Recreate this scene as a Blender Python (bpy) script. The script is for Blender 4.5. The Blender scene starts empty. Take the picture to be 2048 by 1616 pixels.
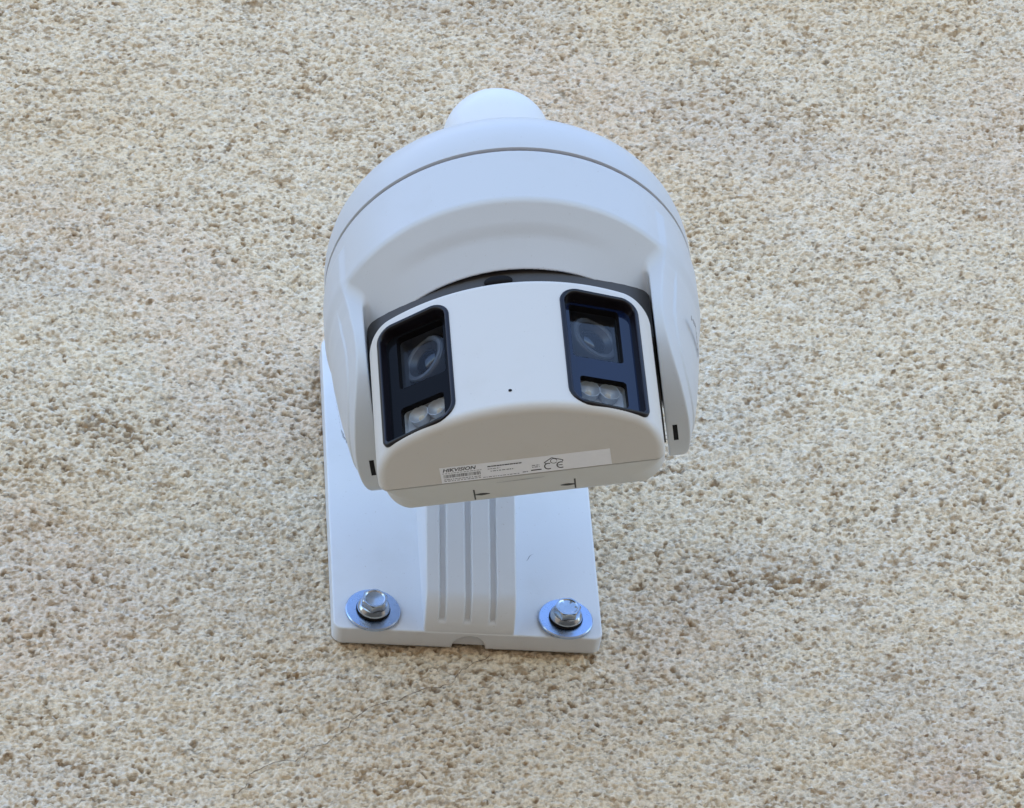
import bpy, bmesh, math, random
import numpy as np
from mathutils import Vector, Matrix

R = math.radians
random.seed(7)
scene = bpy.context.scene
COL = scene.collection

# ------------------------------------------------------------------ camera
TH, PS, RO, FPX = R(45.4), R(10.58), R(4.7), 10000.0
cd = bpy.data.cameras.new('camera'); cam = bpy.data.objects.new('camera', cd); COL.objects.link(cam)
h_ = Vector((math.sin(PS), math.cos(PS), 0)); r_ = Vector((math.cos(PS), -math.sin(PS), 0)); z_ = Vector((0, 0, 1))
F_ = h_*math.cos(TH) + z_*math.sin(TH); U_ = -h_*math.sin(TH) + z_*math.cos(TH)
rx = r_*math.cos(RO) - U_*math.sin(RO); ux = U_*math.cos(RO) + r_*math.sin(RO)
m = Matrix((rx, ux, -F_)).transposed().to_4x4(); m.translation = Vector((-.2711, -1.6095, -1.5035))
cam.matrix_world = m
cd.sensor_fit = 'HORIZONTAL'; cd.sensor_width = 36; cd.lens = FPX/2048*36
cd.clip_start = .05; cd.clip_end = 1000
scene.camera = cam

# ------------------------------------------------------------------ sky, sun, exposure
SUN_EL, SUN_ROT = R(62), R(-25)          # sun behind the wall: the wall is in open shade
w = bpy.data.worlds.new('World'); scene.world = w; w.use_nodes = True
nt = w.node_tree; nt.nodes.clear()
sky = nt.nodes.new('ShaderNodeTexSky'); sky.sky_type = 'NISHITA'; sky.sun_disc = False
sky.sun_elevation = SUN_EL; sky.sun_rotation = SUN_ROT
sky.air_density = 1.0; sky.dust_density = 1.0; sky.ozone_density = 1.4
bg = nt.nodes.new('ShaderNodeBackground'); bg.inputs['Strength'].default_value = .15
wo = nt.nodes.new('ShaderNodeOutputWorld')
nt.links.new(sky.outputs[0], bg.inputs[0]); nt.links.new(bg.outputs[0], wo.inputs[0])
sl = bpy.data.lights.new('sun', 'SUN'); sl.energy = 2.0; sl.angle = R(.5); sl.color = (1, .95, .87)
so = bpy.data.objects.new('sun', sl); COL.objects.link(so)
sd = Vector((math.sin(SUN_ROT)*math.cos(SUN_EL), math.cos(SUN_ROT)*math.cos(SUN_EL), math.sin(SUN_EL)))
so.rotation_euler = sd.to_track_quat('Z', 'Y').to_euler(); so.location = (0, 3, 5)
scene.view_settings.view_transform = 'Standard'; scene.view_settings.look = 'None'
scene.view_settings.gamma = 1; scene.view_settings.use_curve_mapping = False
scene.view_settings.exposure = 1.90
scene.cycles.max_bounces = 5; scene.cycles.diffuse_bounces = 2; scene.cycles.glossy_bounces = 4

# ------------------------------------------------------------------ material helpers
class NT:
    def __init__(s, name):
        s.m = bpy.data.materials.new(name); s.m.use_nodes = True
        s.t = s.m.node_tree; s.t.nodes.clear()
        s.out = s.n('ShaderNodeOutputMaterial')
    def n(s, ty, **kw):
        x = s.t.nodes.new(ty)
        for k, v in kw.items():
            if hasattr(x, k) and k not in ('inputs',): setattr(x, k, v)
        return x
    def l(s, a, b): s.t.links.new(a, b)
    def val(s, node, name, v):
        if hasattr(v, 'is_linked') or isinstance(v, bpy.types.NodeSocket): s.l(v, node.inputs[name])
        else: node.inputs[name].default_value = v
    def math(s, op, a, b=0.0, c=None, clamp=False):
        x = s.n('ShaderNodeMath', operation=op); x.use_clamp = clamp
        s.val(x, 0, a); s.val(x, 1, b)
        if c is not None: s.val(x, 2, c)
        return x.outputs[0]
    def noise(s, vec, scale, detail=2.0, rough=.5, dist=0.0):
        x = s.n('ShaderNodeTexNoise'); s.l(vec, x.inputs['Vector'])
        x.inputs['Scale'].default_value = scale; x.inputs['Detail'].default_value = detail
        x.inputs['Roughness'].default_value = rough; x.inputs['Distortion'].default_value = dist
        return x
    def mix(s, f, a, b, mode='MIX'):
        x = s.n('ShaderNodeMix'); x.data_type = 'RGBA'; x.blend_type = mode
        s.val(x, 0, f); s.val(x, 6, a); s.val(x, 7, b)
        return x.outputs[2]
    def ramp(s, f, stops):
        x = s.n('ShaderNodeValToRGB'); s.l(f, x.inputs[0]); e = x.color_ramp.elements
        while len(e) < len(stops): e.new(.5)
        for el, (p, c) in zip(e, stops): el.position = p; el.color = c if len(c) == 4 else (*c, 1)
        return x.outputs[0]
    def step(s, f, a, b):
        x = s.n('ShaderNodeMapRange'); x.interpolation_type = 'SMOOTHSTEP'; s.l(f, x.inputs[0])
        x.inputs[1].default_value = a; x.inputs[2].default_value = b
        return x.outputs[0]
    def coords(s, scale=(1, 1, 1), loc=(0, 0, 0), rot=(0, 0, 0)):
        tc = s.n('ShaderNodeTexCoord'); mp = s.n('ShaderNodeMapping'); s.l(tc.outputs['Object'], mp.inputs[0])
        mp.inputs['Scale'].default_value = scale; mp.inputs['Location'].default_value = loc; mp.inputs['Rotation'].default_value = rot
        return mp.outputs[0]
    def bsdf(s, **kw):
        b = s.n('ShaderNodeBsdfPrincipled')
        for k, v in kw.items(): s.val(b, k, v)
        s.l(b.outputs[0], s.out.inputs[0]); return b

def c4(*c): return (*c, 1.0)

def mat_paint(name, col=(.80, .82, .845), rough=.42, orange=.10):
    k = NT(name); v = k.coords()
    d = k.noise(v, 28, 4, .6).outputs[0]
    dirt = k.step(d, .50, .78)
    spk = k.step(k.noise(v, 900, 1, .5).outputs[0], .74, .80)
    base = k.mix(k.math('MULTIPLY', dirt, .32), c4(*col), c4(col[0]*.86, col[1]*.84, col[2]*.79))
    base = k.mix(k.math('MULTIPLY', spk, .35), base, c4(.42, .38, .33))
    b = k.bsdf(**{'Base Color': base, 'Roughness': k.math('MULTIPLY_ADD', d, .18, rough-.09), 'Specular IOR Level': .5})
    bp = k.n('ShaderNodeBump'); bp.inputs['Strength'].default_value = orange; bp.inputs['Distance'].default_value = .0004
    k.l(k.noise(v, 1500, 2, .5).outputs[0], bp.inputs['Height']); k.l(bp.outputs[0], b.inputs['Normal'])
    return k.m

def mat_plain(name, col, rough=.5, metal=0.0, spec=.5, nscale=400, var=.15, bump=0.0):
    k = NT(name); v = k.coords(); n = k.noise(v, nscale, 3, .6).outputs[0]
    lo = c4(*[c*(1-var) for c in col]); hi = c4(*[min(1, c*(1+var)) for c in col])
    b = k.bsdf(**{'Base Color': k.mix(n, lo, hi), 'Roughness': k.math('MULTIPLY_ADD', n, .12, rough-.06, clamp=True), 'Metallic': metal, 'Specular IOR Level': spec})
    if bump:
        bp = k.n('ShaderNodeBump'); bp.inputs['Strength'].default_value = bump; bp.inputs['Distance'].default_value = .0003
        k.l(n, bp.inputs['Height']); k.l(bp.outputs[0], b.inputs['Normal'])
    return k.m

def mat_pane(name, refl=1.0, tint=(.9, .93, .97)):
    k = NT(name); v = k.coords(); n = k.noise(v, 60, 3).outputs[0]
    tr = k.n('ShaderNodeBsdfTransparent'); tr.inputs[0].default_value = c4(*tint)
    gl = k.n('ShaderNodeBsdfGlossy'); k.l(k.math('MULTIPLY_ADD', n, .04, .01), gl.inputs['Roughness'])
    fr = k.n('ShaderNodeFresnel'); fr.inputs[0].default_value = 1.52
    mx = k.n('ShaderNodeMixShader'); k.l(k.math('MULTIPLY', fr.outputs[0], refl), mx.inputs[0])
    k.l(tr.outputs[0], mx.inputs[1]); k.l(gl.outputs[0], mx.inputs[2]); k.l(mx.outputs[0], k.out.inputs[0])
    return k.m

def mat_render_wall():
    k = NT('scraped_render')
    at = k.n('ShaderNodeAttribute'); at.attribute_name = 'grain_colour'
    v = k.coords((.7, 1, 1)); n = k.noise(v, 900, 2, .6).outputs[0]
    col = k.mix(k.step(n, .35, .65), k.mix(.27, at.outputs['Color'], c4(.34, .26, .17)), at.outputs['Color'])
    b = k.bsdf(**{'Base Color': col, 'Roughness': .93, 'Specular IOR Level': .2})
    fb = k.n('ShaderNodeBump'); fb.inputs['Strength'].default_value = 1.0; fb.inputs['Distance'].default_value = .0009
    k.l(n, fb.inputs['Height']); k.l(fb.outputs[0], b.inputs['Normal'])
    return k.m

M = dict(
    paint=mat_paint('white_powder_coat', (.755, .775, .80), .40, .10),
    plastic=mat_paint('white_plastic', (.59, .605, .625), .36, .05),
    headp=mat_paint('warm_white_plastic', (.63, .60, .56), .38, .06),
    cover=mat_paint('off_white_plastic', (.57, .555, .525), .45, .12),
    dark=mat_plain('black_plastic', (.007, .006, .007), .6, spec=.15),
    bezel=mat_plain('black_gloss_plastic', (.008, .006, .008), .30, spec=.3),
    inner=mat_plain('gap_shade_grey', (.055, .050, .048), .6),  # grey stands in for shade inside the housing gap
    panelR=mat_plain('sky_tinted_glass', (.003, .008, .030), .05, spec=.5, var=.05, nscale=30),  # blue of the mirrored sky is put into the base colour
    panelL=mat_plain('dimmed_black_glass', (.006, .006, .007), .08, spec=.05, var=.05, nscale=30),  # specular cut down in place of dark surroundings it would mirror
    backing=mat_plain('lens_board', (.075, .08, .09), .45),
    ring=mat_plain('lens_ring', (.13, .14, .16), .35, spec=.5),
    barrel=mat_plain('lens_barrel', (.04, .042, .05), .35),
    lens=mat_plain('lens_glass', (.012, .014, .02), .05, spec=.6),
    paneR=mat_pane('clear_pane', 1.25), paneL=mat_pane('dimmed_clear_pane', .35),  # left pane dimmed too, standing in for a dark reflection
    refl=mat_plain('led_reflector', (.50, .49, .47), .5, metal=.6),
    ledbase=mat_plain('led_board', (.58, .58, .57), .5),
    led=mat_plain('led_chip', (.62, .50, .34), .3),
    zinc=mat_plain('zinc_plate', (.40, .50, .68), .28, metal=1.0, nscale=250, var=.12, bump=.05),
    zincs=mat_plain('zinc_bolt', (.44, .48, .53), .20, metal=1.0, nscale=500, var=.15, bump=.08),
    label=mat_plain('label_paper', (.86, .87, .91), .35, var=.04),
    ink=mat_plain('label_ink', (.035, .033, .04), .5),
    inkg=mat_plain('label_ink_grey', (.26, .26, .29), .5),
    pen=mat_plain('black_marker', (.02, .018, .015), .6),
    letter=mat_plain('grey_lettering', (.10, .085, .095), .5),
    scuff=mat_plain('scuffed_paint', (.22, .23, .26), .6),
    seam=mat_plain('seam_gasket', (.03, .024, .024), .8, spec=.2),
)

# ------------------------------------------------------------------ mesh helpers
def tag(o, label=None, cat=None, group=None, kind=None):
    if label: o['label'] = label
    if cat: o['category'] = cat
    if group: o['group'] = group
    if kind: o['kind'] = kind
    return o

def link(name, me, mat, parent=None):
    o = bpy.data.objects.new(name, me); COL.objects.link(o)
    if mat and not me.materials: me.materials.append(mat)
    if parent: o.parent = parent
    return o

def empty(name, loc, rot=(0, 0, 0)):
    o = bpy.data.objects.new(name, None); COL.objects.link(o); o.location = loc; o.rotation_euler = rot
    o.empty_display_size = .05
    return o

def from_bm(name, bm, mat, parent=None, smooth=True, angle=40, recalc=True):
    if recalc: bmesh.ops.recalc_face_normals(bm, faces=bm.faces[:])
    me = bpy.data.meshes.new(name)
    if smooth:
        for f in bm.faces: f.smooth = True
        for e in bm.edges:
            if len(e.link_faces) == 2 and e.calc_face_angle(0) > R(angle): e.smooth = False
    bm.to_mesh(me); bm.free()
    return link(name, me, mat, parent)

def pydata(name, verts, faces, mat, parent=None, smooth=False, angle=40):
    bm = bmesh.new(); vs = [bm.verts.new(v) for v in verts]
    for f in faces:
        try: bm.faces.new([vs[i] for i in f])
        except ValueError: pass
    return from_bm(name, bm, mat, parent, smooth, angle)

def lathe(profile, seg=96, cap0=False, cap1=False):
    bm = bmesh.new(); rings = []
    for r, z in profile:
        rings.append([bm.verts.new((r*math.cos(2*math.pi*i/seg), r*math.sin(2*math.pi*i/seg), z)) for i in range(seg)])
    for a, b in zip(rings, rings[1:]):
        for i in range(seg): bm.faces.new((a[i], a[(i+1) % seg], b[(i+1) % seg], b[i]))
    if cap0: bm.faces.new(rings[0][::-1])
    if cap1: bm.faces.new(rings[-1])
    return bm

def loft(rings, closed=True, cap0=False, cap1=False):
    bm = bmesh.new(); rr = [[bm.verts.new(p) for p in r] for r in rings]; n = len(rr[0])
    for a, b in zip(rr, rr[1:]):
        for i in range(n if closed else n-1): bm.faces.new((a[i], a[(i+1) % n], b[(i+1) % n], b[i]))
    if cap0: bm.faces.new(rr[0][::-1])
    if cap1: bm.faces.new(rr[-1])
    return bm

# signed-distance modelling: exact fillets, meshed with surface nets
def ri(a, b, r):                                   # rounded intersection
    return np.minimum(-r, np.maximum(a, b)) + np.sqrt(np.maximum(r+a, 0)**2 + np.maximum(r+b, 0)**2)
def ru(a, b, r):                                   # rounded union
    return np.maximum(r, np.minimum(a, b)) - np.sqrt(np.maximum(r-a, 0)**2 + np.maximum(r-b, 0)**2)
def rs(a, b, r): return ri(a, -b, r)               # rounded subtraction

def sdf_mesh(name, f, lo, hi, h, mat, parent=None):
    ax = [np.arange(lo[i], hi[i]+h, h) for i in range(3)]
    K = 4; nn = [len(a) for a in ax]
    cax = [a[0]+(np.arange((n+K-1)//K)*K+(K-1)/2)*h for a, n in zip(ax, nn)]
    V = f(*np.meshgrid(*cax, indexing='ij'))
    for i in range(3): V = np.repeat(V, K, axis=i)
    V = V[:nn[0], :nn[1], :nn[2]].copy()
    near = np.argwhere(np.abs(V) < K*h*1.7)
    V[tuple(near.T)] = f(*[ax[i][near[:, i]] for i in range(3)])
    ins = V < 0
    nx, ny, nz = V.shape
    offs = [(i, j, k) for i in (0, 1) for j in (0, 1) for k in (0, 1)]
    cnt = np.zeros((nx-1, ny-1, nz-1), np.int8)
    for i, j, k in offs: cnt += ins[i:nx-1+i, j:ny-1+j, k:nz-1+k]
    act = np.argwhere((cnt > 0) & (cnt < 8)); idx = -np.ones(cnt.shape, np.int64); idx[tuple(act.T)] = np.arange(len(act))
    val = np.stack([V[tuple((act+np.array(o)).T)] for o in offs], 1)
    acc = np.zeros((len(act), 3)); num = np.zeros(len(act))
    for a in range(8):
        for b in range(a+1, 8):
            d = np.array(offs[b])-np.array(offs[a])
            if np.abs(d).sum() != 1: continue
            va, vb = val[:, a], val[:, b]; s = (va < 0) != (vb < 0)
            t = np.where(s, va/np.where(s, va-vb, 1), 0)
            acc += np.where(s[:, None], np.array(offs[a])+t[:, None]*d, 0); num += s
    P = np.array([x[0] for x in ax]) + (act + acc/num[:, None])*h
    def grad(P, e=h*.2):
        g = np.zeros_like(P)
        for i in range(3):
            d = np.zeros(3); d[i] = e
            g[:, i] = (f(*(P+d).T)-f(*(P-d).T))/(2*e)
        return g
    P0 = P.copy()
    for _ in range(3):
        g = grad(P); v = f(*P.T); st = -(v/np.maximum((g*g).sum(1), .05))[:, None]*g
        ln = np.linalg.norm(st, axis=1, keepdims=True); P = P + st*np.minimum(1, .4*h/np.maximum(ln, 1e-12))
    g = grad(P, h*.35); N = g/np.maximum(np.linalg.norm(g, axis=1, keepdims=True), 1e-9)
    faces = []
    for a in range(3):
        b, c = (a+1) % 3, (a+2) % 3
        sl0 = [slice(None)]*3; sl1 = [slice(None)]*3; sl0[a] = slice(0, -1); sl1[a] = slice(1, None)
        s0, s1 = ins[tuple(sl0)], ins[tuple(sl1)]
        e = np.argwhere(s0 != s1)
        e = e[(e[:, b] > 0) & (e[:, c] > 0) & (e[:, b] < V.shape[b]-1) & (e[:, c] < V.shape[c]-1)]
        flip = s0[tuple(e.T)]
        db = np.zeros(3, int); db[b] = 1; dc = np.zeros(3, int); dc[c] = 1
        q = np.stack([idx[tuple(x.T)] for x in (e-db-dc, e-dc, e, e-db)], 1)
        q[~flip] = q[~flip][:, ::-1]
        faces.append(q)
    Q = np.concatenate(faces); Q = Q[(Q >= 0).all(1)]
    me = bpy.data.meshes.new(name)
    me.vertices.add(len(P)); me.vertices.foreach_set('co', P.ravel())
    me.loops.add(Q.size); me.loops.foreach_set('vertex_index', Q.ravel().astype(np.int32))
    me.polygons.add(len(Q)); me.polygons.foreach_set('loop_start', (np.arange(len(Q))*4).astype(np.int32))
    me.polygons.foreach_set('use_smooth', np.ones(len(Q), bool))
    me.update(); me.validate()
    me.normals_split_custom_set_from_vertices(N.tolist())
    return link(name, me, mat, parent)

# ------------------------------------------------------------------ setting: wall and ground
def make_wall():
    HX, HZ = .00060, .00070
    def axis(lo, hi, h, far_lo, far_hi):
        a = list(np.arange(lo, hi, h)); lo_t, hi_t = [], []
        d, x = h, lo
        while x > far_lo: d *= 1.3; x -= d; lo_t.append(max(x, far_lo))
        d, x = h, a[-1]
        while x < far_hi: d *= 1.3; x += d; hi_t.append(min(x, far_hi))
        return np.array(lo_t[::-1]+a+hi_t), len(lo_t), len(a)
    xs, ox, mx = axis(-.240, .345, HX, -4.5, 4.5); zs, oz, mz = axis(-.130, .500, HZ, -2.92, 2.6)
    nx, nz = len(xs), len(zs)
    rg = np.random.default_rng(11)
    kx = np.fft.fftfreq(nx)[:, None]; kz = np.fft.rfftfreq(nz)[None, :]
    def gf(lx, lz, slant=0.0):                      # smooth random field, lx and lz in mm
        F = np.fft.rfft2(rg.standard_normal((nx, nz)))
        a, b = lx*.001/HX, lz*.001/HZ
        f = np.fft.irfft2(F*np.exp(-2*math.pi**2*((kx*a)**2+((kz+slant*kx)*b)**2)), s=(nx, nz))
        return (f-f.mean())/f.std()
    def ss(f, a, b): t = np.clip((f-a)/(b-a), 0, 1); return t*t*(3-2*t)
    # relief (mm): crumbly ridges dragged sideways, sand grains, torn pits, slow waves of the float
    swirl = ss(gf(30, 25), -1, 1)
    r1 = 1-np.abs(gf(.64, .43, .25))*1.15; r2 = 1-np.abs(gf(.64, .43, -.35))*1.15
    ridge = r1*swirl+r2*(1-swirl)
    H = .36*ridge+.20*gf(.36, .35)+.22*gf(2.2, 1.4)+.16*gf(7, 4)
    pit = ss(gf(.90, .60)+.5*gf(16, 9), 1.8, 2.5)
    H -= .9*pit
    dens = ss(gf(14, 8), -1.2, 1.6)
    # colours: lime-rich cream, tan and grey sand showing between, ochre and pink patches
    def C(*c): return np.array(c)
    def lay(col, m, c): return col*(1-m[..., None])+c*m[..., None]
    col = np.ones((nx, nz, 1))*C(.98, .83, .62)
    col = lay(col, .55*ss(gf(5, 3), -.3, 1.5), C(.94, .82, .655))
    col = lay(col, .50*ss(gf(60, 45), .2, 1.8), C(.90, .70, .455))
    col = lay(col, .35*ss(gf(45, 40), .4, 1.7), C(.90, .68, .54))
    col = lay(col, .45*ss(gf(34, 20), .3, 1.6), C(.80, .72, .62))
    XX, ZZ = np.meshgrid(xs, zs, indexing='ij')
    stain = np.exp(-(((XX-.218)/.030)**2+((ZZ+.062)/.026)**2))*ss(gf(9, 7), -1.5, 1.0)
    col = lay(col, .45*stain, C(.74, .52, .42))
    low = ss(-ridge+.3*gf(.7, .5), -.35, .75)
    hue = ss(gf(3.2, 2.0), -.6, .8)
    col = lay(col, .66*low*hue, C(.47, .335, .195))
    col = lay(col, .62*low*(1-hue), C(.45, .385, .295))
    col = lay(col, .72*ss(gf(1.2, .62)+.9*(dens-.5), 1.2, 1.8), C(.35, .215, .10))
    col = lay(col, .85*pit, C(.26, .165, .085))
    # loose grains
    def stamp(n, r0, r1_, colours, hgt, amount):
        ci = rg.integers(4, nx-4, n); ck = rg.integers(4, nz-4, n)
        rr = rg.uniform(r0, r1_, n); cc = np.array(colours)[rg.integers(0, len(colours), n)]; am = rg.uniform(.5, 1, n)*amount
        for di in range(-3, 4):
            for dk in range(-2, 3):
                d = np.hypot(di*HX*.72, dk*HZ)*1000/rr; m = d < 1
                ii, kk = ci[m]+di, ck[m]+dk; t = np.sqrt(1-d[m]**2)
                H[ii, kk] += hgt*rr[m]*t*.6
                a = (am[m]*np.minimum(1, t*1.6))[:, None]; col[ii, kk] = col[ii, kk]*(1-a)+cc[m]*a
    stamp(26000, .55, 1.15, [(.96, .82, .62), (.97, .88, .73), (.90, .74, .54)], .65, .8)
    stamp(13000, .50, .95, [(.30, .17, .075), (.40, .24, .11), (.34, .28, .21), (.24, .16, .09)], .30, .9)
    stamp(8500, .45, .80, [(.10, .085, .07), (.16, .13, .10), (.13, .085, .06)], .1, .9)
    stamp(1500, .5, .8, [(.97, .95, .90)], .6, .9)
    Y = np.clip(1.2-H, 0, 3.2)*.00132
    fade = np.zeros((nx, nz)); fade[ox:ox+mx, oz:oz+mz] = 1
    Y = Y*fade+.0008*(1-fade)
    X, Z = np.meshgrid(xs, zs, indexing='ij')
    P = np.stack([X, Y, Z], -1).reshape(-1, 3)
    i, k = np.meshgrid(np.arange(nx-1), np.arange(nz-1), indexing='ij'); i = i.ravel(); k = k.ravel()
    Q = np.stack([i*nz+k, (i+1)*nz+k, (i+1)*nz+k+1, i*nz+k+1], 1)
    n = len(P); y1 = .25
    a, b, c, d = xs[0], xs[-1], zs[0], zs[-1]
    B = np.array([(a, .006, c), (b, .006, c), (b, .006, d), (a, .006, d), (a, y1, c), (b, y1, c), (b, y1, d), (a, y1, d)])
    QB = np.array([(4, 7, 6, 5), (0, 3, 7, 4), (1, 5, 6, 2), (3, 2, 6, 7), (0, 4, 5, 1)])+n
    P = np.concatenate([P, B]); Q = np.concatenate([Q, QB])
    me = bpy.data.meshes.new('wall')
    me.vertices.add(len(P)); me.vertices.foreach_set('co', P.astype(np.float32).ravel())
    me.loops.add(Q.size); me.loops.foreach_set('vertex_index', Q.ravel().astype(np.int32))
    me.polygons.add(len(Q)); me.polygons.foreach_set('loop_start', (np.arange(len(Q))*4).astype(np.int32))
    sm = np.ones(len(Q), bool); sm[-5:] = False
    me.polygons.foreach_set('use_smooth', sm)
    me.update()
    ca = me.attributes.new('grain_colour', 'FLOAT_COLOR', 'POINT')
    cv = np.ones((len(P), 4), np.float32); cv[:n, :3] = col.reshape(-1, 3); cv[n:, :3] = (.85, .7, .52)
    ca.data.foreach_set('color', cv.ravel())
    return tag(link('wall', me, mat_render_wall()), kind='structure')
wall = make_wall(); wall.location.y = .0008
CR = [(0.0104, -0.0028), (0.0039, -0.0074), (-0.0024, -0.0126), (-0.0059, -0.017), (-0.0077, -0.0209), (-0.0129, -0.023), (-0.0184, -0.0236), (-0.0241, -0.0269), (-0.0309, -0.0315), (-0.0365, -0.0335), (-0.0455, -0.0373), (-0.0494, -0.0419), (-0.0535, -0.0471), (-0.0563, -0.0516), (-0.0603, -0.0554), (-0.0637, -0.0593), (-0.0688, -0.061), (-0.0719, -0.0621), (-0.0737, -0.0671), (-0.0781, -0.0696), (-0.0847, -0.0705), (-0.0912, -0.0732), (-0.0967, -0.0778), (-0.0987, -0.0822), (-0.0999, -0.0862), (-0.1036, -0.0892), (-0.1056, -0.0936)]
P2 = []
for (x0, z0), (x1, z1) in zip(CR, CR[1:]):
    for i in range(3):
        t = i/3; P2.append((x0+(x1-x0)*t+random.uniform(-.0006, .0006), z0+(z1-z0)*t+random.uniform(-.0007, .0007)))
vs, fs = [], []
for i, (x, z) in enumerate(P2):
    wd = random.uniform(.00004, .00024); y = .0001+random.uniform(-.0005, .0004)
    vs += [(x-wd*.6, y, z+wd), (x+wd*.6, y, z-wd)]
    if i: fs.append((2*i-2, 2*i-1, 2*i+1, 2*i))
pydata('hairline_crack', vs, fs, mat_plain('crack_shadow', (.20, .14, .09), .95, spec=.1), wall)

k = NT('sandy_paving'); v = k.coords()
gc = k.mix(k.noise(v, 3, 5, .6).outputs[0], c4(.135, .095, .057), c4(.175, .127, .080))
gb = k.bsdf(**{'Base Color': gc, 'Roughness': .95})
g = pydata('ground', [(-60, -90, -2.9), (60, -90, -2.9), (60, 30, -2.9), (-60, 30, -2.9)], [(0, 1, 2, 3)], k.m)
tag(g, kind='structure')

# ------------------------------------------------------------------ wall bracket
PT = .0095
AX = (.0005, -.17)                 # vertical axis of the camera (x, y)
ZS = .0532                         # height of the housing seam
bracket = empty('wall_bracket', (0, 0, 0))
tag(bracket, 'white cast metal wall bracket with ribbed arm, bolted flat on the render', 'bracket')

def notch(x, y, z): return np.maximum(np.hypot(x-.0007, y)-.0075, z-.0020)
def f_plate(x, y, z):
    d2 = ri(np.abs(x)-.06, np.abs(z-.0925)-.0925, .0045)
    b = ri(d2, -y-PT, .0007); b = np.maximum(b, y+.0002)
    return np.maximum(b, -notch(x, y, z))
sdf_mesh('back_plate', f_plate, (-.0625, -.0115, -.0025), (.0625, .0015, .1875), .0006, M['paint'], bracket)

ZF = np.array([-.02, .003, .05, .10, .14, .2]); DF = np.array([.0125, .0205, .037, .0555, .105, .2])
def f_arm(x, y, z):
    d = -y
    front = (d - np.interp(z, ZF, DF))*.93
    bot = -(z - .0004 - .12*np.maximum(d-.0095, 0))*.96
    gus = ri(front, bot, .0100)
    gus0 = gus
    for xg in (-.0125, -.0012, .0100):
        gr = np.maximum(np.maximum(np.abs(x-xg)-.0014, -(gus0+.0016)), -(front+.0055))
        gus = ri(gus, -gr, .0007)
    gus = ri(gus, np.abs(x)-.0202, .0008)
    gus = np.maximum(gus, z-.155)
    def caps(px, a, b):
        pa = [p-q for p, q in zip(px, a)]; ba = [q-p for p, q in zip(a, b)]
        t = np.clip(sum(p*q for p, q in zip(pa, ba))/sum(q*q for q in ba), 0, 1)
        return np.sqrt(sum((p-t*q)**2 for p, q in zip(pa, ba)))
    zc = ZS+.0928
    hor = caps((x, y, z), (AX[0], .0, zc), (AX[0], AX[1], zc))-.0207
    ver = caps((x, y, z), (AX[0], AX[1], zc), (AX[0], AX[1], zc-.05))-.0207
    col = np.maximum(np.hypot(x-AX[0], y-AX[1])-.0215, np.abs(z-(ZS+.046))-.006)
    a = np.minimum(np.maximum(ru(hor, ver, .012), -(z-(ZS+.041))), ri(col, col, .001))
    a = ru(a, gus, .006)
    a = np.maximum(a, y+PT-.003)
    return np.maximum(a, -notch(x, y, z))
sdf_mesh('arm', f_arm, (-.0265, -.1975, -.003), (.0275, -.004, .1775), .0007, M['paint'], bracket)

scuff = [(1066, 1106, .6), (1070, 1101, 1.2), (1073, 1096, 1.3), (1077, 1093, .8), (1082, 1091, .5)]
vs, fs = [], []
for i, (px, py, wd) in enumerate(scuff):
    x = .0285+(px-1066)*.000215; z = .0462-(py-1106)*.00031
    vs += [(x-wd*.00012, -PT-.00008, z), (x+wd*.00012, -PT-.00008, z)]
    if i: fs.append((2*i-2, 2*i-1, 2*i+1, 2*i))
pydata('scuff_mark', vs, fs, M['scuff'], bracket)

# ------------------------------------------------------------------ bolts
def hex_ring(r, z, n=48, rot=0.0, blend=0.0):
    pts = []
    for i in range(n):
        a = 2*math.pi*i/n; b = (a-rot) % (math.pi/3) - math.pi/6
        rr = r/math.cos(b); rr = rr*(1-blend)+r*1.06*blend
        pts.append((rr*math.cos(a), rr*math.sin(a), z))
    return pts
def make_bolt(x, z, rot, tilt, label):
    e = empty('hex_bolt', (x, -PT-.0001, z), (R(90)+tilt[0], tilt[1], 0))
    tag(e, label, 'bolt', 'bolts fixing the bracket to the wall')
    bm = lathe([(.0045, .0002), (.0118, .0002), (.0122, .0005), (.0122, .0014), (.0118, .0018), (.0048, .0018), (.0045, .0015), (.0045, .0002)], 72)
    from_bm('washer', bm, M['zinc'], e, angle=30)
    from_bm('rubber_seal', lathe([(.0040, .0018), (.0072, .0018), (.0076, .0024), (.0072, .0032), (.0040, .0032)], 48), M['dark'], e, angle=40)
    bm = lathe([(.0030, .0031), (.0070, .0031), (.0073, .0034), (.0072, .0039), (.0066, .0048), (.0060, .0056), (.0045, .0060)], 64)
    from_bm('flange', bm, M['zincs'], e, angle=35)
    hr = .0053
    rings = [hex_ring(hr, .0042, rot=rot), hex_ring(hr, .0083, rot=rot), hex_ring(hr*.985, .0088, rot=rot, blend=.25), hex_ring(hr*.94, .0092, rot=rot, blend=.7),
             hex_ring(hr*.82, .0092, rot=rot, blend=.9), hex_ring(hr*.72, .0088, rot=rot, blend=1), hex_ring(hr*.4, .0086, rot=rot, blend=1), hex_ring(hr*.05, .0085, rot=rot, blend=1)]
    from_bm('bolt_head', loft(rings, cap1=True), M['zincs'], e, angle=28)
    return e
make_bolt(-.0424, .0106, .35, (.015, .02), 'zinc hex bolt with wide washer at the lower left corner of the bracket')
make_bolt(.0437, .0104, .12, (-.03, .05), 'zinc hex bolt with wide washer at the lower right corner of the bracket')
make_bolt(-.0442, .1730, .2, (0, 0), 'zinc bolt and washer at the upper left bracket corner, mostly behind the camera')

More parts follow.
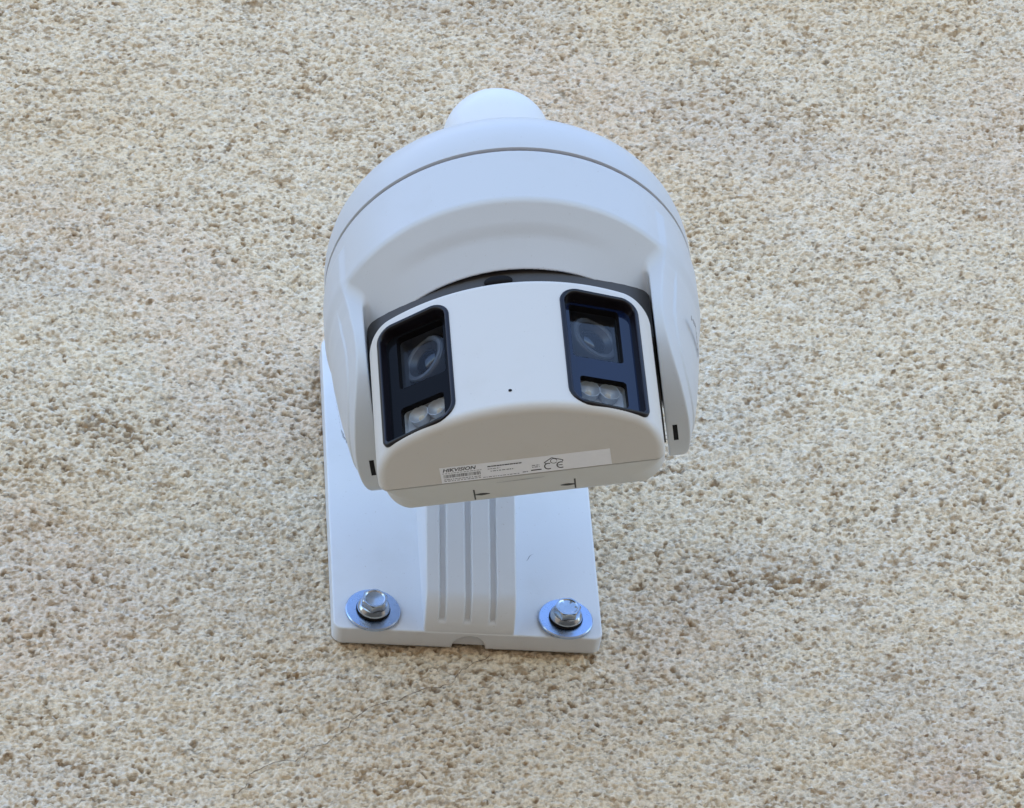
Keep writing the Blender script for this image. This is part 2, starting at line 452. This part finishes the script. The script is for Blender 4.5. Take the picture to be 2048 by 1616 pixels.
# ------------------------------------------------------------------ security camera
PAN = R(13.05)
sc = empty('security_camera', (AX[0], AX[1], ZS), (0, -.0058, -PAN))
tag(sc, 'white panoramic security camera with two black lens windows hanging from the bracket', 'security camera')
RB = .0787
# local frame: x = u (right), y = -v (v towards the front), z = w

prof = [(.0745, .0007), (.0778, .0007), (.0786, .0011), (.0787, .004), (.0785, .009), (.0778, .0145), (.0765, .0195), (.0742, .0245), (.0708, .029), (.066, .033), (.0595, .0362), (.051, .0386), (.040, .0402), (.030, .0408), (.0262, .0412)]
from_bm('upper_housing', lathe(prof, 160), M['plastic'], sc, angle=50)
from_bm('seam_gasket', lathe([(.0768, -.004), (.0768, .004)], 120), M['seam'], sc)

FW = np.array([-.16, -.125, -.113, -.101, -.0887, -.075, -.063, -.05, -.04, -.03, .05])
FU = np.array([.050, .0620, .0655, .0688, .0716, .0740, .0757, .0772, .0780, .0786, .0787])
TC, TR = -.0556, .0402                               # rounded yoke end: centre height, radius
def f_lower(x, y, z):
    u, v, w = x, -y, z; au = np.abs(u); rad = np.hypot(u, v)
    body = (rad-np.interp(w, FW, FU))*.96
    # scooped underside of the band
    l = (rad-.0787)*-.586+(w+.0306)*-.812
    s = (rad-.0787)*.812+(w+.0306)*-.586
    az = np.arctan2(np.abs(u), np.abs(v)); fade = np.clip((.75-az)/.35, 0, 1)
    tt = np.clip((l-.0095)/.008, 0, 1); tt = tt*tt*(3-2*tt)
    s = s + .0007*fade*tt*np.clip((.033-l)/.018, 0, 1)
    top = ri(body, w+.0007, .0008)
    up = ri(top, s, .0009)
    cav = np.maximum(np.maximum(np.hypot(u, v-VC)-HR+.0150+.0068*(u/.0597)**2, au-.0597), w+.037)
    up = ri(up, -cav, .0012)
    # yoke arms: side cover sits slightly proud of the front margin of the arm
    tong = np.hypot(v, np.minimum(w-TC, 0))-TR
    step = np.clip((tong+.0085)/.0008, 0, 1)
    arm = ri(body + .0006*step*np.clip((-.035-w)/.01, 0, 1), .0597-au, .0010)
    arm = ri(arm, tong, .0006)
    arm = np.maximum(arm, w+.012)
    return ru(up, arm, .0035)
HR = .095; VC = .0755-HR; HT, HB = -.0757, -.1505; SV = .0378
lower = sdf_mesh('lower_housing', f_lower, (-.0810, -.0810, -.1000), (.0810, .0810, .0012), .0006, M['plastic'], sc)

# dark core added inside the housing, coloured as the shade in the gap
ip = [(.0590*(i/12), VC+math.sqrt((HR-.0168)**2-(.0590*i/12)**2)) for i in range(-12, 13)]
ip = [(u, -v) for u, v in ip] + [(.059, .03), (-.059, .03)]
from_bm('gap_shade_core', loft([[(x, y, z) for x, y in ip] for z in (-.036, -.0742)], cap0=True, cap1=True), M['inner'], sc, angle=30)

bm = bmesh.new(); bmesh.ops.create_icosphere(bm, subdivisions=3, radius=1)
bmesh.ops.transform(bm, matrix=Matrix.Translation((-.002, -.0592, -.0590)) @ Matrix.Diagonal((.0060, .0022, .0028, 1)), verts=bm.verts[:])
from_bm('dark_bump', bm, M['dark'], sc)  # small black bump at the darkest spot of the gap

for sgn in (-1, 1):
    # slot in the lower edge of each yoke arm
    pts = []
    for a in (-88, -95, -102):
        for u_ in (.0622, .0642): pts.append((sgn*u_, -(TR+.00008)*math.cos(R(a)), TC+(TR+.00008)*math.sin(R(a))))
    pydata('arm_slot', pts, [(0, 1, 3, 2), (2, 3, 5, 4)], M['dark'], sc)

# head -------------------------------------------------------------------
WA = R(22); WU, WVc = .0386, VC+math.sqrt(HR**2-.0386**2); WW = -.1148
WHW, WHH = .0159, .0323
def win_local(u, v):              # |u| -> (outward tangent, normal) of the window frame
    du, dv = np.abs(u)-WU, v-WVc
    return du*math.cos(WA)-dv*math.sin(WA), du*math.sin(WA)+dv*math.cos(WA)
def head_plan(u, v):
    arc = np.hypot(u, v-VC)-HR
    return ri(arc, np.abs(u)-.0579, .010)
def f_head(x, y, z):
    u, v, w = x, -y, z
    p = head_plan(u, v)
    b = ri(p, w-HT, .0035); b = ri(b, HB-w, .0042)
    s, n = win_local(u, v)
    pr = np.where(w > WW, .0062, np.where(s > 0, .0028, .0080))
    pk = ri(np.abs(s)-WHW, np.abs(w-WW)-WHH, pr)
    pk = np.maximum(pk, -(n+.0175))
    b = ri(b, -pk, .0004)
    return ri(b, SV+.00018-v, .0003)
sdf_mesh('camera_head', f_head, (-.0600, -.0775, -.1525), (.0600, -.0355, -.0735), .0006, M['headp'], sc)
SN = np.array([-.0225, -.0378]); SN = SN/np.hypot(*SN)
def f_cover(x, y, z):
    u, v, w = x, -y, z
    p = ri(head_plan(u, v), -(v+.0035), .010)
    b = ri(p, w-HT, .0035)
    sl_ = (v-SV)*SN[0]+(w-HB)*SN[1]
    b = ri(b, sl_, np.interp(v, [SV-.020, SV-.001], [.0150, .0045]))
    b = ri(b, HB-w, .0003)
    return ri(b, v-SV+.00018, .0003)
sdf_mesh('rear_cover', f_cover, (-.0600, -.0395, -.1525), (.0600, .0080, -.0735), .0007, M['cover'], sc)

# microphone hole
def arc_v(u): return VC+math.sqrt(HR**2-u*u)
n = 20; r0 = .00075
ring = [(-.0005+r0*math.cos(2*math.pi*i/n), -(.0755+.00012), -.1400+r0*math.sin(2*math.pi*i/n)) for i in range(n)]
pydata('microphone_hole', ring, [tuple(range(n))], M['dark'], sc)

# lens windows -------------------------------------------------------------
def rrect(hw0, hw1, t0, t1, rad, seg=7):
    """rounded rectangle loop; rad = (outer-bottom, outer-top, inner-top, inner-bottom)"""
    out = []
    cs = [(hw1, t0, -90, rad[0]), (hw1, t1, 0, rad[1]), (hw0, t1, 90, rad[2]), (hw0, t0, 180, rad[3])]
    for x, t, a0, r in cs:
        cx = x-r if x == hw1 else x+r; cy = t+r if t == t0 else t-r
        for i in range(seg+1):
            a = R(a0+90*i/seg); out.append((cx+r*math.cos(a), cy+r*math.sin(a)))
    return out
def surf_n(s):                                       # depth of the curved face along the window normal
    n_ = 0.0
    for _ in range(12):
        u = WU+s*math.cos(WA)+n_*math.sin(WA); v = WVc-s*math.sin(WA)+n_*math.cos(WA)
        n_ -= math.hypot(u, v-VC)-HR
    return n_
def make_window(sgn, label, panel_m, pane_m):
    def T(s, t, n_): 
        return (sgn*(WU+s*math.cos(WA)+n_*math.sin(WA)), -(WVc-s*math.sin(WA)+n_*math.cos(WA)), WW+t)
    def outline(g):
        rr = (.0028, .0062, .0062, .0080)
        return rrect(-WHW+g, WHW-g, -WHH+g, WHH-g, tuple(max(.0004, r-g) for r in rr))
    ND = -.0050
    def edge(t):
        e = max(0.0, (HB+.0042)-(WW+t)); return .0042-math.sqrt(max(0, .0042**2-e*e))
    def ring(g, dn): return [T(s, t, surf_n(s)-edge(t)+dn) for s, t in outline(g)]
    rings = [ring(-.0010, -.0012), ring(-.0010, .0003), ring(-.0007, .0007), ring(.0005, .0007), ring(.0009, .0003), ring(.0011, -.0010),
             [T(s, t, ND-.0004) for s, t in outline(.0018)]]
    wn = from_bm('camera_window', loft(rings), M['bezel'], sc, angle=50)
    wn['label'] = label
    # glossy panel with two openings
    H1 = rrect(-.0118, .0094, -.0010, .0292, (.0016,)*4, 4)
    H2 = rrect(-.0100, .0095, -.0266, -.0118, (.0016,)*4, 4)
    bm = bmesh.new(); edges = []
    for lp in (outline(.0016), H1, H2):
        vs = [bm.verts.new(T(s, t, ND)) for s, t in lp]
        edges += [bm.edges.new((vs[i], vs[(i+1) % len(vs)])) for i in range(len(vs))]
    bmesh.ops.triangle_fill(bm, use_beauty=True, use_dissolve=False, edges=edges)
    out_n = Vector(T(0, 0, 1))-Vector(T(0, 0, 0))
    bm.normal_update()
    for f in bm.faces:
        if f.normal.dot(out_n) < 0: f.normal_flip()
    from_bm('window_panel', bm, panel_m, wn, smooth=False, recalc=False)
    for nm, lp, dp, pd in (('lens_recess', H1, .0125, .0032), ('led_recess', H2, .0060, .0028)):
        from_bm(nm, loft([[T(s, t, ND+.00002) for s, t in lp], [T(s, t, ND-pd) for s, t in lp]]), M['dark'], wn, angle=50)
        back = M['backing'] if nm == 'lens_recess' else M['ledbase']
        from_bm('lens_board' if nm == 'lens_recess' else 'led_board', loft([[T(s, t, ND-pd) for s, t in lp], [T(s, t, ND-dp) for s, t in lp]], cap1=True), back, wn, angle=50)
        bm = bmesh.new(); f = bm.faces.new([bm.verts.new(T(s, t, ND-pd+.0002)) for s, t in lp]); f.normal_update()
        if f.normal.dot(out_n) < 0: f.normal_flip()
        from_bm('lens_pane' if nm == 'lens_recess' else 'led_pane', bm, pane_m, wn, smooth=False, recalc=False)
    # lens: stepped barrel, pale ring, dark front element, turned further outwards than the panel
    LA = R(40)
    c = Vector(T(.0010, .0197, ND-.0085))
    axn = Vector((sgn*math.sin(LA), -math.cos(LA), 0))
    q = axn.to_track_quat('Z', 'X').to_matrix().to_4x4(); q.translation = c
    for nm, pr, mt, cap in (('lens_barrel', [(.0112, -.004), (.0112, .0006), (.0106, .0010)], 'barrel', False),
                            ('lens_ring', [(.0106, .0010), (.0103, .0016), (.0088, .0016), (.0084, .0010)], 'ring', False),
                            ('lens_hood', [(.0084, .0010), (.0060, -.0012), (.0057, -.0004), (.0054, -.0012)], 'barrel', False),
                            ('lens_glass', [(.0056, -.0012)]+[(.0056*math.cos(R(a)), -.0012+.0022*math.sin(R(a))) for a in (15, 30, 45, 60, 75, 88)], 'lens', True)):
        bm = lathe(pr, 56, cap1=cap); bmesh.ops.transform(bm, matrix=q, verts=bm.verts[:])
        from_bm(nm, bm, M[mt], wn, angle=60)
    # light emitters in dished reflectors
    axn = out_n.normalized(); q = axn.to_track_quat('Z', 'X').to_matrix().to_4x4()
    for sx in (-.0052, .0030):
        q2 = q.copy(); q2.translation = Vector(T(sx, -.0158, ND-.0046))
        bm = lathe([(.0013, -.0010), (.0022, -.0006), (.0034, .0006), (.0041, .0020), (.0043, .0020), (.0043, -.001)], 40); bmesh.ops.transform(bm, matrix=q2, verts=bm.verts[:])
        from_bm('led_reflector', bm, M['refl'], wn, angle=60)
        bm = lathe([(.0014, -.0010), (.0012, -.0002), (.0006, .0003), (.0001, .0004)], 20, cap1=True); bmesh.ops.transform(bm, matrix=q2, verts=bm.verts[:])
        from_bm('led', bm, M['led'], wn, angle=60)
make_window(-1, 'black lens window on the left with clearly seen lens ring', M['panelL'], M['paneL'])
make_window(1, 'lens window on the right, glass coloured dark blue like reflected sky', M['panelR'], M['paneR'])

# ------------------------------------------------------------------ lettering and label
def text_verts(body, size, bold=0.0, shear=0.0, spacing=1.0):
    cu = bpy.data.curves.new('text', 'FONT'); cu.body = body; cu.size = size; cu.offset = bold; cu.shear = shear; cu.space_character = spacing
    cu.resolution_u = 3
    ob = bpy.data.objects.new('text', cu); COL.objects.link(ob)
    dg = bpy.context.evaluated_depsgraph_get(); me = bpy.data.meshes.new_from_object(ob.evaluated_get(dg))
    v = [tuple(x.co) for x in me.vertices]; f = [tuple(p.vertices) for p in me.polygons]
    bpy.data.objects.remove(ob); bpy.data.curves.remove(cu); bpy.data.meshes.remove(me)
    return v, f

LW = HB-.00006
lab = pydata('rating_label', [(-.0327, -.0472, LW), (.0360, -.0472, LW), (.0361, -.0384, LW), (-.0324, -.0384, LW),
                              (-.0327, -.0472, HB+.0002), (.0360, -.0472, HB+.0002), (.0361, -.0384, HB+.0002), (-.0324, -.0384, HB+.0002)],
             [(0, 1, 2, 3), (0, 1, 5, 4), (1, 2, 6, 5), (2, 3, 7, 6), (3, 0, 4, 7)], M['label'], sc)
lab['label'] = 'silvery rating label with small print under the head'
LI = LW-.00004
# the label is read from below: right in the picture is +x, up in the picture is -y (towards the front)
def lab_text(name, body, x, v, size, mat, bold=0.0, shear=0.0, sp=1.0, fit=None):
    vs, fs = text_verts(body, size, bold, shear, sp)
    mx = max(p[0] for p in vs); k_ = fit/mx if fit else 1
    return pydata(name, [(x+p[0]*k_, -(v+p[1]), LI) for p in vs], fs, mat, lab)
def lab_bar(name, rects, mat):
    vs, fs = [], []
    for x0, x1, v0, v1 in rects:
        b = len(vs); vs += [(x0, -v0, LI), (x1, -v0, LI), (x1, -v1, LI), (x0, -v1, LI)]; fs.append((b, b+1, b+2, b+3))
    return pydata(name, vs, fs, mat, lab)
lab_text('brand_lettering', 'HIKVISION', -.0316, .0446, .0026, M['ink'], .00006, .25, fit=.0136)
x = -.0314; bars = []
while x < -.0165:
    wd = random.choice((.00012, .00018, .00028)); bars.append((x, x+wd, .0412, .0430)); x += wd+random.choice((.00012, .0002, .0003))
lab_bar('barcode', bars, M['ink'])
def print_line(x0, x1, v, h, mat=M['inkg'], gap=.0004):
    x = x0; rects = []
    while x < x1:
        wd = random.uniform(.0005, .0014); rects.append((x, min(x1, x+wd), v, v+h)); x += wd+gap*random.uniform(.5, 1.2)
    lab_bar('print_line', rects, mat)
print_line(-.0135, .0004, .0447, .0006, M['ink'], .00015)
print_line(-.0135, -.0085, .0434, .0004)
print_line(-.0125, -.0030, .0420, .0005)
print_line(-.0314, -.0166, .0401, .0004); print_line(-.0314, -.0166, .0392, .0004); print_line(-.0158, -.0010, .0390, .0004)
print_line(-.0318, -.0160, .0436, .0003)
print_line(.0042, .0072, .0424, .0005); print_line(.0042, .0072, .0414, .0005); print_line(.0002, .0026, .0394, .0005)
lab_bar('print_bar', [(.0036, .0078, .0397, .0403)], M['ink'])
def arc_strip(cx, cv, r, a0, a1, wd, n=14):
    vs, fs = [], []
    for i in range(n+1):
        a = R(a0+(a1-a0)*i/n)
        for rr in (r-wd/2, r+wd/2): vs.append((cx+rr*math.cos(a), -(cv+rr*math.sin(a)), LI))
        if i: fs.append((2*i-2, 2*i-1, 2*i+1, 2*i))
    return vs, fs
vs, fs = [], []
for cx in (.0108, .0158):
    a, b = arc_strip(cx, .0413, .0016, 60, 300, .0005); n0 = len(vs); vs += a; fs += [tuple(i+n0 for i in q) for q in b]
n0 = len(vs); vs += [(.0146, -.0411, LI), (.0164, -.0411, LI), (.0164, -.0415, LI), (.0146, -.0415, LI)]; fs.append((n0, n0+1, n0+2, n0+3))
pydata('conformity_mark', vs, fs, M['ink'], lab)
vs, fs = [], []
def seg(x0, v0, x1, v1, wd=.0004):
    d = Vector((x1-x0, v1-v0)); d.normalize(); nrm = Vector((-d.y, d.x))*wd/2; b = len(vs)
    for xx, vv, s in ((x0, v0, 1), (x1, v1, 1), (x1, v1, -1), (x0, v0, -1)): vs.append((xx+nrm.x*s, -(vv+nrm.y*s), LI))
    fs.append((b, b+1, b+2, b+3))
seg(.0092, .0435, .0124, .0458); seg(.0124, .0458, .0168, .0440); seg(.0092, .0435, .0100, .0430); seg(.0168, .0440, .0166, .0433)
a, b = arc_strip(.0131, .0439, .0013, 0, 330, .0003); n0 = len(vs); vs += a; fs += [tuple(i+n0 for i in q) for q in b]
pydata('recycling_mark', vs, fs, M['ink'], lab)

# marks on the sloping rear cover
def on_cover(u, v): return (u, -(v+.00007*SN[0]), HB-(v-SV)*SN[0]/SN[1]+.00009*SN[1])
def cover_quad(name, p, wd, mat=M['pen']):
    vs, fs = [], []
    for (u0, v0, w0), (u1, v1, w1) in zip(p, p[1:]):
        d = Vector((u1-u0, v1-v0)); d.normalize(); nr = Vector((-d.y, d.x)); b = len(vs)
        for u, v, s, ww in ((u0, v0, 1, w0), (u1, v1, 1, w1), (u1, v1, -1, w1), (u0, v0, -1, w0)):
            vs.append(on_cover(u+nr.x*s*wd*ww/2, v+nr.y*s*wd*ww/2))
        fs.append((b, b+1, b+2, b+3))
    return pydata(name, vs, fs, mat, sc)
cover_quad('marker_tick', [(-.0207, .0250, 1), (-.0210, .0105, .9)], .0007)
cover_quad('marker_stroke', [(-.0206, .0175, .5), (-.0180, .0174, 1.3), (-.0165, .0173, 1.0), (-.0146, .0171, .3)], .0026)
cover_quad('marker_tick', [(.0203, .0245, 1), (.0200, .0105, .9)], .0007)
cover_quad('marker_stroke', [(.0142, .0172, .3), (.0160, .0170, 1.0), (.0175, .0169, 1.2), (.0199, .0168, .5)], .0026)
cover_quad('cover_scratch', [(-.0110, .0315, .4), (.0, .0318, 1), (.0085, .0322, .5)], .0007, M['inkg'])

# lettering on the flanks, wrapped round the housing
def flank_text(az0, size):
    vs, fs = text_verts('HIKVISION', size, .0001, .15, 1.05)
    mx = max(p[0] for p in vs); out = []
    for x, y, _ in vs:
        az = az0+x/RB; w_ = -.0585+y
        r = min(RB, float(np.interp(w_, FW, FU))/max(.2, abs(math.sin(az))))+.00025
        out.append((r*math.sin(az), -r*math.cos(az), w_))
    return pydata('flank_lettering', out, fs, M['letter'], sc)
flank_text(R(72), .0046)
flank_text(R(-108), .0046)
